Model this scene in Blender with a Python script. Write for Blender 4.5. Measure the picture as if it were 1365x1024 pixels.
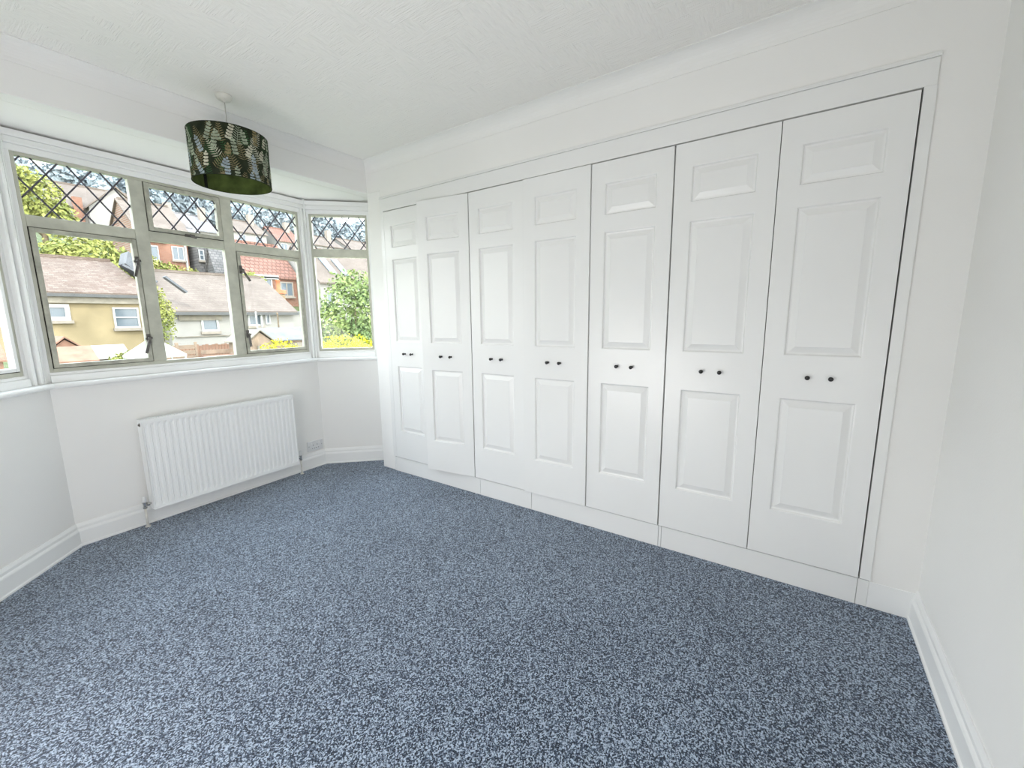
import bpy, math, random
import numpy as np
from mathutils import Matrix, Vector

# ------------------------------------------------------------------ clear
for o in list(bpy.data.objects):
    bpy.data.objects.remove(o, do_unlink=True)
scene = bpy.context.scene
COL = scene.collection
R = math.radians

# ------------------------------------------------------------------ camera
cd = bpy.data.cameras.new('camera')
cam = bpy.data.objects.new('camera', cd)
COL.objects.link(cam)
cd.sensor_fit = 'HORIZONTAL'
cd.sensor_width = 36.0
cd.lens = 556.06 * 36.0 / 1365.0
cd.clip_start = 0.02
cd.clip_end = 600


def cam_axes(yaw, pitch, roll):
    f = np.array([math.cos(pitch) * math.cos(yaw), math.cos(pitch) * math.sin(yaw), math.sin(pitch)])
    r = np.array([math.sin(yaw), -math.cos(yaw), 0.0])
    u = np.cross(r, f)
    return r * math.cos(roll) + u * math.sin(roll), -r * math.sin(roll) + u * math.cos(roll), f


_r, _u, _f = cam_axes(R(34.393), R(-9.102), R(-0.633))
_m = Matrix.Identity(4)
for i in range(3):
    _m[i][0] = _r[i]; _m[i][1] = _u[i]; _m[i][2] = -_f[i]
_m[0][3], _m[1][3], _m[2][3] = -2.269, 0.503, 1.290
cam.matrix_world = _m
scene.camera = cam

# ------------------------------------------------------------------ sky, sun, added fill lamps, exposure
world = bpy.data.worlds.new('sky')
scene.world = world
world.use_nodes = True
wn, wl = world.node_tree.nodes, world.node_tree.links
wn.clear()
w_out = wn.new('ShaderNodeOutputWorld')
w_bg = wn.new('ShaderNodeBackground')
w_tc = wn.new('ShaderNodeTexCoord')
w_sep = wn.new('ShaderNodeSeparateXYZ')
w_ramp = wn.new('ShaderNodeValToRGB')
w_ramp.color_ramp.elements[0].position = 0.0
w_ramp.color_ramp.elements[0].color = (1.0, 0.99, 0.96, 1)
w_ramp.color_ramp.elements[1].position = 0.9
w_ramp.color_ramp.elements[1].color = (0.72, 0.84, 1.0, 1)
wl.new(w_tc.outputs['Generated'], w_sep.inputs[0])
wl.new(w_sep.outputs['Z'], w_ramp.inputs[0])
wl.new(w_ramp.outputs[0], w_bg.inputs['Color'])
w_bg.inputs['Strength'].default_value = 3.15
wl.new(w_bg.outputs[0], w_out.inputs[0])

sun_d = bpy.data.lights.new('sun', 'SUN')
sun_d.energy = 1.1
sun_d.angle = R(1.5)
sun_d.color = (1.0, 0.93, 0.8)
sun = bpy.data.objects.new('sun', sun_d)
COL.objects.link(sun)
sun.rotation_euler = (R(42), 0, R(-24))      # comes over the house from behind the camera

fill_d = bpy.data.lights.new('left_fill', 'AREA')   # added fill lamp, unseen left of the frame, to brighten the room
fill_d.shape = 'RECTANGLE'
fill_d.size = 1.3
fill_d.size_y = 1.5
fill_d.energy = 14.6
fill_d.color = (1.0, 0.975, 0.955)
fill = bpy.data.objects.new('left_fill', fill_d)
COL.objects.link(fill)
fill.location = (-2.90, 1.90, 0.85)
fill.rotation_euler = (R(104), 0, R(-98))
fil2_d = fill_d.copy()
fil2_d.size = 0.8
fil2_d.size_y = 0.9
fil2_d.energy = 4.0
fil2 = bpy.data.objects.new('rear_fill', fil2_d)   # second added fill, unseen behind the camera
COL.objects.link(fil2)
fil2.location = (-2.45, 0.10, 0.70)
fil2.rotation_euler = (R(92), 0, R(-6))
fil2_d.color = (0.96, 0.975, 1.0)

vs = scene.view_settings
vs.view_transform = 'Standard'
vs.look = 'None'
vs.gamma = 1.0
vs.use_curve_mapping = False
vs.exposure = 1.45
scene.cycles.max_bounces = 14
scene.cycles.diffuse_bounces = 10
scene.cycles.transparent_max_bounces = 16


# ------------------------------------------------------------------ materials
def newmat(name):
    m = bpy.data.materials.new(name)
    m.use_nodes = True
    n, l = m.node_tree.nodes, m.node_tree.links
    b = n.get('Principled BSDF')
    return m, n, l, b


def setspec(b, v):
    if 'Specular IOR Level' in b.inputs:
        b.inputs['Specular IOR Level'].default_value = v


def paint(name, c, rough=0.5, spec=0.5, var=0.03, vscale=3.0, bump=0.0, bscale=200.0, metal=0.0, dist=0.001):
    m, n, l, b = newmat(name)
    b.inputs['Roughness'].default_value = rough
    b.inputs['Metallic'].default_value = metal
    setspec(b, spec)
    tc = n.new('ShaderNodeTexCoord')
    nz = n.new('ShaderNodeTexNoise')
    nz.inputs['Scale'].default_value = vscale
    nz.inputs['Detail'].default_value = 4
    l.new(tc.outputs['Object'], nz.inputs['Vector'])
    rp = n.new('ShaderNodeValToRGB')
    rp.color_ramp.elements[0].position = 0.3
    rp.color_ramp.elements[1].position = 0.7
    rp.color_ramp.elements[0].color = (*[max(0, x * (1 - var)) for x in c], 1)
    rp.color_ramp.elements[1].color = (*[min(1, x * (1 + var)) for x in c], 1)
    l.new(nz.outputs['Fac'], rp.inputs[0])
    l.new(rp.outputs[0], b.inputs['Base Color'])
    if bump > 0:
        n2 = n.new('ShaderNodeTexNoise')
        n2.inputs['Scale'].default_value = bscale
        n2.inputs['Detail'].default_value = 3
        l.new(tc.outputs['Object'], n2.inputs['Vector'])
        bp = n.new('ShaderNodeBump')
        bp.inputs['Strength'].default_value = bump
        bp.inputs['Distance'].default_value = dist
        l.new(n2.outputs['Fac'], bp.inputs['Height'])
        l.new(bp.outputs[0], b.inputs['Normal'])
    return m


M = {}
M['wall'] = paint('wall_paint', (0.832, 0.825, 0.808), 0.75, 0.3, 0.015, 1.5, 0.25, 120.0, dist=0.0015)
M['gloss'] = paint('white_gloss', (0.84, 0.845, 0.84), 0.38, 0.5, 0.012, 2.0, 0.10, 60.0, dist=0.0008)
M['door'] = paint('white_satin_door', (0.806, 0.806, 0.796), 0.27, 0.5, 0.012, 2.0, 0.12, 90.0, dist=0.0006)
M['rad'] = paint('radiator_enamel', (0.86, 0.87, 0.87), 0.3, 0.5, 0.01, 2.0)
M['sage'] = paint('sage_frame_paint', (0.50, 0.50, 0.425), 0.5, 0.4, 0.12, 14.0, 0.2, 150.0)
M['sage2'] = paint('worn_casement_paint', (0.42, 0.415, 0.35), 0.5, 0.4, 0.22, 20.0, 0.2, 150.0)
M['lead'] = paint('lead', (0.085, 0.08, 0.10), 0.55, 0.4, 0.15, 30.0)
M['black'] = paint('black_gloss', (0.012, 0.012, 0.014), 0.25, 0.6, 0.1, 30.0)
M['rubber'] = paint('dark_gap', (0.03, 0.028, 0.025), 0.8, 0.2, 0.1, 30.0)
M['chrome'] = paint('chrome', (0.55, 0.55, 0.55), 0.22, 0.5, 0.05, 40.0, metal=1.0)
M['iron'] = paint('tarnished_iron', (0.16, 0.15, 0.14), 0.4, 0.5, 0.4, 60.0, metal=0.7)
M['carc'] = paint('wardrobe_interior', (0.06, 0.042, 0.024), 0.7, 0.3, 0.15, 6.0)
M['plastic'] = paint('white_plastic', (0.72, 0.73, 0.74), 0.35, 0.5, 0.02, 8.0)
M['pipe'] = paint('painted_pipe', (0.66, 0.64, 0.6), 0.4, 0.5, 0.12, 30.0)


def ceiling_mat():
    m, n, l, b = newmat('textured_ceiling_paper')
    b.inputs['Base Color'].default_value = (0.86, 0.845, 0.815, 1)
    b.inputs['Roughness'].default_value = 0.8
    setspec(b, 0.25)
    tc = n.new('ShaderNodeTexCoord')
    # irregular patches that decide which way the combed strokes run
    vo = n.new('ShaderNodeTexVoronoi')
    vo.distance = 'CHEBYCHEV'
    vo.inputs['Scale'].default_value = 11.0
    vo.inputs['Randomness'].default_value = 0.6
    l.new(tc.outputs['Object'], vo.inputs['Vector'])
    sx = n.new('ShaderNodeSeparateColor')
    l.new(vo.outputs['Color'], sx.inputs[0])
    gt = n.new('ShaderNodeMath'); gt.operation = 'GREATER_THAN'; gt.inputs[1].default_value = 0.5
    l.new(sx.outputs[0], gt.inputs[0])
    outs = []
    for sc in ((14, 170, 1), (170, 14, 1)):
        mp = n.new('ShaderNodeMapping')
        mp.inputs['Scale'].default_value = sc
        l.new(tc.outputs['Object'], mp.inputs['Vector'])
        nz = n.new('ShaderNodeTexNoise')
        nz.inputs['Scale'].default_value = 1.0
        nz.inputs['Detail'].default_value = 2
        l.new(mp.outputs[0], nz.inputs['Vector'])
        outs.append(nz)
    mx = n.new('ShaderNodeMix'); mx.data_type = 'FLOAT'
    l.new(gt.outputs[0], mx.inputs[0])
    l.new(outs[0].outputs['Fac'], mx.inputs[2])
    l.new(outs[1].outputs['Fac'], mx.inputs[3])
    bp = n.new('ShaderNodeBump')
    bp.inputs['Strength'].default_value = 1.0
    bp.inputs['Distance'].default_value = 0.0048
    l.new(mx.outputs[0], bp.inputs['Height'])
    l.new(bp.outputs[0], b.inputs['Normal'])
    return m


M['ceiling'] = ceiling_mat()


def carpet_mat():
    m, n, l, b = newmat('heather_blue_carpet')
    b.inputs['Roughness'].default_value = 0.95
    setspec(b, 0.1)
    if 'Sheen Weight' in b.inputs:
        b.inputs['Sheen Weight'].default_value = 0.35
        b.inputs['Sheen Roughness'].default_value = 0.5
    tc = n.new('ShaderNodeTexCoord')
    n1 = n.new('ShaderNodeTexNoise')
    n1.inputs['Scale'].default_value = 210.0
    n1.inputs['Detail'].default_value = 3.0
    n1.inputs['Roughness'].default_value = 0.7
    l.new(tc.outputs['Object'], n1.inputs['Vector'])
    vo = n.new('ShaderNodeTexVoronoi'); vo.inputs['Scale'].default_value = 250.0
    l.new(tc.outputs['Object'], vo.inputs['Vector'])
    sc = n.new('ShaderNodeSeparateColor'); l.new(vo.outputs['Color'], sc.inputs[0])
    nz = n.new('ShaderNodeMix'); nz.data_type = 'FLOAT'; nz.inputs[0].default_value = 0.42
    l.new(n1.outputs['Fac'], nz.inputs[2]); l.new(sc.outputs[0], nz.inputs[3])
    big = n.new('ShaderNodeTexNoise')
    big.inputs['Scale'].default_value = 2.2
    big.inputs['Detail'].default_value = 4
    l.new(tc.outputs['Object'], big.inputs['Vector'])
    ad = n.new('ShaderNodeMath'); ad.operation = 'MULTIPLY_ADD'
    ad.inputs[1].default_value = 0.10; ad.inputs[2].default_value = -0.05
    l.new(big.outputs['Fac'], ad.inputs[0])
    sm = n.new('ShaderNodeMath'); sm.operation = 'ADD'
    l.new(nz.outputs[0], sm.inputs[0]); l.new(ad.outputs[0], sm.inputs[1])
    rp = n.new('ShaderNodeValToRGB')
    e = rp.color_ramp.elements
    e[0].position = 0.36; e[0].color = (0.005, 0.013, 0.030, 1)
    e[1].position = 0.66; e[1].color = (0.45, 0.54, 0.67, 1)
    k = e.new(0.49); k.color = (0.042, 0.071, 0.124, 1)
    l.new(sm.outputs[0], rp.inputs[0])
    l.new(rp.outputs[0], b.inputs['Base Color'])
    bp = n.new('ShaderNodeBump')
    bp.inputs['Strength'].default_value = 0.8
    bp.inputs['Distance'].default_value = 0.006
    l.new(nz.outputs[0], bp.inputs['Height'])
    l.new(bp.outputs[0], b.inputs['Normal'])
    return m


M['carpet'] = carpet_mat()


def glass_mat():
    m, n, l, b = newmat('window_glass')
    n.remove(b)
    out = n.get('Material Output')
    tr = n.new('ShaderNodeBsdfTransparent'); tr.inputs[0].default_value = (0.96, 0.98, 0.97, 1)
    gl = n.new('ShaderNodeBsdfGlossy'); gl.inputs['Roughness'].default_value = 0.02
    lw = n.new('ShaderNodeLayerWeight'); lw.inputs['Blend'].default_value = 0.5
    pw = n.new('ShaderNodeMath'); pw.operation = 'POWER'; pw.inputs[1].default_value = 4.0
    fr = n.new('ShaderNodeMath'); fr.operation = 'MULTIPLY_ADD'; fr.inputs[1].default_value = 0.7; fr.inputs[2].default_value = 0.02
    l.new(lw.outputs['Facing'], pw.inputs[0]); l.new(pw.outputs[0], fr.inputs[0])
    mx = n.new('ShaderNodeMixShader')
    l.new(fr.outputs[0], mx.inputs[0]); l.new(tr.outputs[0], mx.inputs[1]); l.new(gl.outputs[0], mx.inputs[2])
    l.new(mx.outputs[0], out.inputs['Surface'])
    return m


M['glass'] = glass_mat()


def rows_mat(name, c1, c2, cm, bw, bh, mortar=0.02, rough=0.85, axes='XZ', bump=0.5, var=None, sq=0.5):
    """brick or tile rows too small in the picture to tell apart one by one"""
    m, n, l, b = newmat(name)
    b.inputs['Roughness'].default_value = rough
    setspec(b, 0.2)
    tc = n.new('ShaderNodeTexCoord')
    sp = n.new('ShaderNodeSeparateXYZ'); cb = n.new('ShaderNodeCombineXYZ')
    l.new(tc.outputs['Object'], sp.inputs[0])
    l.new(sp.outputs[axes[0]], cb.inputs[0]); l.new(sp.outputs[axes[1]], cb.inputs[1])
    br = n.new('ShaderNodeTexBrick')
    br.inputs['Color1'].default_value = (*c1, 1); br.inputs['Color2'].default_value = (*c2, 1)
    br.inputs['Mortar'].default_value = (*cm, 1)
    br.inputs['Scale'].default_value = 1.0
    br.inputs['Brick Width'].default_value = bw; br.inputs['Row Height'].default_value = bh
    br.inputs['Mortar Size'].default_value = mortar
    l.new(cb.outputs[0], br.inputs['Vector'])
    nz = n.new('ShaderNodeTexNoise'); nz.inputs['Scale'].default_value = 0.9; nz.inputs['Detail'].default_value = 5
    l.new(tc.outputs['Object'], nz.inputs['Vector'])
    mx = n.new('ShaderNodeMix'); mx.data_type = 'RGBA'; mx.blend_type = 'MULTIPLY'; mx.inputs[0].default_value = 0.6
    rp = n.new('ShaderNodeValToRGB')
    rp.color_ramp.elements[0].position = 0.3; rp.color_ramp.elements[0].color = (0.6, 0.58, 0.56, 1)
    rp.color_ramp.elements[1].position = 0.65; rp.color_ramp.elements[1].color = (1, 1, 1, 1)
    l.new(nz.outputs['Fac'], rp.inputs[0])
    l.new(br.outputs['Color'], mx.inputs[6]); l.new(rp.outputs[0], mx.inputs[7])
    l.new(mx.outputs[2], b.inputs['Base Color'])
    bp = n.new('ShaderNodeBump'); bp.inputs['Strength'].default_value = bump; bp.inputs['Distance'].default_value = 0.02
    bp.invert = True
    l.new(br.outputs['Fac'], bp.inputs['Height']); l.new(bp.outputs[0], b.inputs['Normal'])
    return m


def leaf_mat(name, c1, c2, scale=3.0):
    m, n, l, b = newmat(name)
    b.inputs['Roughness'].default_value = 0.7
    setspec(b, 0.2)
    tc = n.new('ShaderNodeTexCoord')
    nz = n.new('ShaderNodeTexNoise'); nz.inputs['Scale'].default_value = scale; nz.inputs['Detail'].default_value = 6
    l.new(tc.outputs['Object'], nz.inputs['Vector'])
    rp = n.new('ShaderNodeValToRGB')
    rp.color_ramp.elements[0].position = 0.35; rp.color_ramp.elements[0].color = (*c1, 1)
    rp.color_ramp.elements[1].position = 0.65; rp.color_ramp.elements[1].color = (*c2, 1)
    l.new(nz.outputs['Fac'], rp.inputs[0]); l.new(rp.outputs[0], b.inputs['Base Color'])
    return m


# ------------------------------------------------------------------ mesh helpers
class MB:
    def __init__(self):
        self.v = []; self.f = []; self.mi = []

    def add(self, verts, faces, mi=0):
        o = len(self.v)
        self.v += [tuple(p) for p in verts]
        self.f += [tuple(i + o for i in f) for f in faces]
        self.mi += [mi] * len(faces)
        return self

    def box(self, x0, x1, y0, y1, z0, z1, mi=0):
        v = [(x0, y0, z0), (x1, y0, z0), (x1, y1, z0), (x0, y1, z0), (x0, y0, z1), (x1, y0, z1), (x1, y1, z1), (x0, y1, z1)]
        return self.add(v, [(0, 3, 2, 1), (4, 5, 6, 7), (0, 1, 5, 4), (1, 2, 6, 5), (2, 3, 7, 6), (3, 0, 4, 7)], mi)

    def prism(self, poly, z0, z1, mi=0):
        n = len(poly)
        v = [(x, y, z0) for x, y in poly] + [(x, y, z1) for x, y in poly]
        f = [tuple(range(n - 1, -1, -1)), tuple(range(n, 2 * n))] + [(i, (i + 1) % n, n + (i + 1) % n, n + i) for i in range(n)]
        return self.add(v, f, mi)

    def extrude(self, poly3, vec, mi=0):
        """closed prism of a 3-D polygon swept by vec"""
        n = len(poly3)
        v = [tuple(p) for p in poly3] + [tuple(p[i] + vec[i] for i in range(3)) for p in poly3]
        f = [tuple(range(n - 1, -1, -1)), tuple(range(n, 2 * n))] + [(i, (i + 1) % n, n + (i + 1) % n, n + i) for i in range(n)]
        return self.add(v, f, mi)

    def bar(self, a, b, w, t, mi=0, up=(0, 0, 1)):
        a = Vector(a); b = Vector(b); d = (b - a).normalized(); up = Vector(up)
        s = d.cross(up)
        if s.length < 1e-5:
            s = d.cross(Vector((1, 0, 0)))
        s.normalize(); n = s.cross(d).normalized()
        q = []
        for p in (a, b):
            for i, j in ((-1, -1), (1, -1), (1, 1), (-1, 1)):
                q.append(p + s * (i * w / 2) + n * (j * t / 2))
        return self.add(q, [(3, 2, 1, 0), (4, 5, 6, 7), (0, 1, 5, 4), (1, 2, 6, 5), (2, 3, 7, 6), (3, 0, 4, 7)], mi)

    def tube(self, pts, r, seg=10, mi=0, cap=True):
        pts = [Vector(p) for p in pts]
        rr = r if isinstance(r, (list, tuple)) else [r] * len(pts)
        rings = []
        for i, p in enumerate(pts):
            d = (pts[min(i + 1, len(pts) - 1)] - pts[max(i - 1, 0)]).normalized()
            s = d.cross(Vector((0, 0, 1)))
            if s.length < 1e-4:
                s = Vector((1, 0, 0))
            s.normalize(); t = s.cross(d)
            rings.append([p + (s * math.cos(2 * math.pi * k / seg) + t * math.sin(2 * math.pi * k / seg)) * rr[i] for k in range(seg)])
        v = [q for ring in rings for q in ring]
        f = []
        for i in range(len(pts) - 1):
            for k in range(seg):
                a = i * seg + k; b = i * seg + (k + 1) % seg
                f.append((a, b, b + seg, a + seg))
        if cap:
            f.append(tuple(range(seg - 1, -1, -1)))
            f.append(tuple((len(pts) - 1) * seg + k for k in range(seg)))
        return self.add(v, f, mi)

    def lathe(self, prof, org=(0, 0, 0), axis=(0, 0, 1), seg=24, mi=0):
        ax = Vector(axis).normalized()
        s = ax.cross(Vector((0, 0, 1)))
        if s.length < 1e-4:
            s = Vector((1, 0, 0))
        s.normalize(); t = ax.cross(s)
        o = Vector(org)
        v = []
        for r, h in prof:
            for k in range(seg):
                a = 2 * math.pi * k / seg
                v.append(o + ax * h + (s * math.cos(a) + t * math.sin(a)) * r)
        f = []
        for i in range(len(prof) - 1):
            for k in range(seg):
                a = i * seg + k; b = i * seg + (k + 1) % seg
                f.append((a, b, b + seg, a + seg))
        return self.add(v, f, mi)

    def mesh(self, name, mats, smooth=False):
        me = bpy.data.meshes.new(name)
        me.from_pydata([tuple(p) for p in self.v], [], self.f)
        for m in (mats if isinstance(mats, (list, tuple)) else [mats]):
            me.materials.append(m)
        me.polygons.foreach_set('material_index', self.mi)
        if smooth:
            me.polygons.foreach_set('use_smooth', [True] * len(me.polygons))
        me.update()
        return me

    def build(self, name, mats, parent=None, smooth=False, bevel=0.0, seg=2, angle=40):
        me = self.mesh(name, mats, smooth)
        o = bpy.data.objects.new(name, me)
        COL.objects.link(o)
        if parent is not None:
            o.parent = parent
        if bevel > 0:
            b = o.modifiers.new('bevel', 'BEVEL')
            b.width = bevel; b.segments = seg; b.limit_method = 'ANGLE'; b.angle_limit = R(angle)
        return o


def inst(name, me, parent=None, loc=(0, 0, 0), rot=(0, 0, 0), scale=(1, 1, 1)):
    o = bpy.data.objects.new(name, me)
    COL.objects.link(o)
    o.parent = parent
    o.location = loc; o.rotation_euler = rot; o.scale = scale
    return o


def empty(name, loc=(0, 0, 0), rz=0.0):
    o = bpy.data.objects.new(name, None)
    COL.objects.link(o)
    o.empty_display_size = 0.1
    o.location = loc; o.rotation_euler = (0, 0, rz)
    return o


def tag(o, label=None, cat=None, group=None, kind=None):
    if label: o['label'] = label
    if cat: o['category'] = cat
    if group: o['group'] = group
    if kind: o['kind'] = kind
    return o


def struct(o, label=None):
    o['kind'] = 'structure'
    if label: o['label'] = label
    return o


# ------------------------------------------------------------------ plan of the room (metres; wardrobe wall x = 0, near wall y = 0)
H = 2.490            # ceiling
HB = 2.275           # underside of the beam over the bay
YB = 3.440           # beam / bay opening
XL = -2.95           # left wall
EL = Vector((-2.243, 3.440)); CL = Vector((-1.837, 3.874)); CR = Vector((-0.230, 3.959)); ER = Vector((0.272, 3.440))
SILL = 0.957


def offs(pts, d):
    """polyline moved outward (to its left) by d with mitred corners"""
    out = []
    n = len(pts)
    for i in range(n):
        ds = []
        if i > 0: ds.append((pts[i] - pts[i - 1]).normalized())
        if i < n - 1: ds.append((pts[i + 1] - pts[i]).normalized())
        ns = [Vector((-q.y, q.x)) for q in ds]
        if len(ns) == 1:
            out.append(pts[i] + ns[0] * d)
        else:
            b = (ns[0] + ns[1]).normalized()
            out.append(pts[i] + b * (d / b.dot(ns[0])))
    return out


BAY = [EL, CL, CR, ER]
AL, AC, AR = [math.atan2((b - a).y, (b - a).x) for a, b in ((EL, CL), (CL, CR), (CR, ER))]


def sweep(path, prof, name, mats, i0, i1, parent=None, close0=True):
    """one straight length (path[i0]..path[i1]) of a moulding whose profile is [(inward offset, z)], mitred to its neighbours"""
    a = []; b = []
    for w, z in prof:
        o = offs(path, -w)
        a.append((o[i0].x, o[i0].y, z)); b.append((o[i1].x, o[i1].y, z))
    n = len(prof)
    f = [(i, (i + 1) % n, n + (i + 1) % n, n + i) for i in range(n)] + [tuple(range(n - 1, -1, -1)), tuple(range(n, 2 * n))]
    return MB().add(a + b, f).build(name, mats, parent)


# floor
fl = MB().prism([(XL - .1, -.1), (0.7, -.1), (0.7, 3.44), (ER.x + .2, 3.44), (CR.x + .1, CR.y + .25), (CL.x - .1, CL.y + .25), (EL.x - .2, 3.44), (XL - .1, 3.44)], -0.12, 0.0).build('floor', M['carpet'])
struct(fl)
# ceiling with the lower soffit of the bay as its part
ce = MB().box(XL - .1, 0.7, -.1, YB + .1, H, H + .12).build('ceiling', M['ceiling'])
struct(ce)
bo = offs(BAY, 0.30)
MB().prism([(EL.x - .1, YB + .10), (bo[1].x, bo[1].y), (bo[2].x, bo[2].y), (ER.x + .25, YB + .10)], HB, H + .12).build('bay_soffit', M['wall'], ce)

# walls
struct(MB().box(XL - .1, 0.75, -.12, 0.0, -.1, H + .1).build('wall_near', M['wall']))
struct(MB().box(XL - .12, XL, -.12, YB + .1, -.1, H + .1).build('wall_left', M['wall']))
# the wardrobe stands in an opening: nibs either side of it and the wall above
struct(MB().box(0.0, 0.09, 0.0, 0.158, 0, H + .05).build('wall_right', M['wall']))
struct(MB().box(0.0, 0.09, 3.283, YB, 0, HB).build('wall_right', M['wall'], bevel=0.006, seg=3))
struct(MB().add([(0, 0.158, 2.205), (0, 3.283, 2.205), (0, 3.283, HB), (0, YB, HB), (0, YB, H + .05), (0, 0.158, H + .05),
                 (.09, 0.158, 2.205), (.09, 3.283, 2.205), (.09, 3.283, HB), (.09, YB, HB), (.09, YB, H + .05), (.09, 0.158, H + .05)],
                [(0, 1, 2, 3, 4, 5), (11, 10, 9, 8, 7, 6)] + [(i, i + 6, (i + 1) % 6 + 6, (i + 1) % 6) for i in range(6)]).build('wall_right', M['wall']))
struct(MB().box(XL, 0.7, YB, YB + .10, HB, H + .05).build('wall_back', M['wall'], bevel=0.004, seg=2))
struct(MB().box(XL - .1, EL.x, YB, YB + .12, 0, HB).build('wall_back', M['wall']))
struct(MB().box(0.09, 0.7, YB - .05, YB, 0, H).build('wall_back', M['wall']))
for nm, i in (('wall_bay_left', 0), ('wall_bay_centre', 1), ('wall_bay_right', 2)):
    o25 = offs(BAY, 0.26)
    poly = [BAY[i], BAY[i + 1], o25[i + 1], o25[i]]
    b = MB().prism([(p.x, p.y) for p in poly], -.1, 0.935)
    o6 = offs(BAY, 0.06)
    poly2 = [o6[i], o6[i + 1], o25[i + 1], o25[i]]
    b.prism([(p.x, p.y) for p in poly2], 2.20, HB + .02)
    struct(b.build(nm, M['wall']))

# coving on beam, wardrobe wall, near wall
def cove_prof(c, d):
    p = [(0, H - d - 0.006), (0.004, H - d - 0.006), (0.005, H - d)]
    for k in range(1, 9):
        t = k / 8 * math.pi / 2
        p.append((0.005 + (c - .005) * (1 - math.cos(t)), H - d + (d - .004) * math.sin(t)))
    p += [(c + .004, H - .004), (c + .004, H), (0, H)]
    return p


ring = [Vector((0, 0)), Vector((0, YB)), Vector((XL, YB)), Vector((XL, 0))]
rp_ = [Vector((XL, 0)), Vector((0, 0)), Vector((0, YB)), Vector((XL, YB)), Vector((XL, 0)), Vector((0, 0))]
# walking with the room on the left means inward = left; sweep() takes inward as the right-hand side, so go round the other way
rw = [Vector((0, YB)), Vector((0, 0)), Vector((XL, 0)), Vector((XL, YB)), Vector((0, YB)), Vector((0, 0))]
for k, nm in ((0, 'trim_1'), (1, 'trim_2'), (2, 'trim_3'), (3, 'trim_4')):
    path = [rw[(k - 1) % 4], rw[k % 4], rw[(k + 1) % 4], rw[(k + 2) % 4]]
    o = sweep(path, cove_prof(0.082, 0.068), nm, M['wall'], 1, 2)
    struct(o)

# skirting
SK = [(0, 0), (0.024, 0), (0.024, 0.010), (0.018, 0.014), (0.018, 0.088), (0.015, 0.096), (0.011, 0.102), (0.011, 0.116), (0.007, 0.126), (0.004, 0.134), (0, 0.134)]
bay_path = [Vector((XL, YB)), EL, CL, CR, ER, Vector((0.5, YB))]
for nm, i in (('baseboard_pier', 0), ('baseboard_bay_left', 1), ('baseboard_bay_centre', 2), ('baseboard_bay_right', 3)):
    struct(sweep(bay_path, SK, nm, M['gloss'], i, i + 1))
SKN = [(w, z * 1.0) for w, z in SK]
near = [Vector((0, 1)), Vector((0, 0)), Vector((XL, 0)), Vector((XL, YB))]
struct(sweep([Vector((0.0, 0)), Vector((XL, 0))], SKN, 'baseboard_near', M['gloss'], 0, 1))
struct(sweep(near, SKN, 'baseboard_left', M['gloss'], 2, 3))
struct(MB().box(-0.004, 0.0, 0.0, 0.158, 0.0, 0.122).build('baseboard_right', M['gloss'], bevel=0.002))

# ------------------------------------------------------------------ window sill
SP = [(-0.07, 0.928), (0.026, 0.928), (0.033, 0.934), (0.035, 0.943), (0.033, 0.952), (0.026, SILL), (-0.07, SILL)]
sl = None
for i in range(3):
    o = sweep(BAY, SP, 'trim_5' if i == 0 else 'sill_board', M['gloss'], i, i + 1, sl)
    if i == 0:
        sl = struct(o)


# ------------------------------------------------------------------ bay windows
def clip_poly(poly, u0, u1, z0, z1):
    def cl(P, inside, cut):
        out = []
        for i in range(len(P)):
            a, b = P[i], P[(i + 1) % len(P)]
            if inside(a):
                out.append(a)
                if not inside(b): out.append(cut(a, b))
            elif inside(b):
                out.append(cut(a, b))
        return out
    for ax, lim, sg in ((0, u0, 1), (0, u1, -1), (1, z0, 1), (1, z1, -1)):
        def ins(p): return (p[ax] - lim) * sg >= -1e-9
        def cut(a, b):
            t = (lim - a[ax]) / (b[ax] - a[ax]); return (a[0] + t * (b[0] - a[0]), a[1] + t * (b[1] - a[1]))
        poly = cl(poly, ins, cut)
        if len(poly) < 3: return []
    return poly


def area2(p):
    return abs(sum(p[i][0] * p[(i + 1) % len(p)][1] - p[(i + 1) % len(p)][0] * p[i][1] for i in range(len(p)))) / 2


def ring_frame(mb, u0, u1, z0, z1, t, w0, w1, tb=None):
    tb = tb if tb else t
    mb.box(u0, u0 + t, w0, w1, z0, z1); mb.box(u1 - t, u1, w0, w1, z0, z1)
    mb.box(u0 + t, u1 - t, w0, w1, z1 - t, z1); mb.box(u0 + t, u1 - t, w0, w1, z0, z0 + tb)


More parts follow.
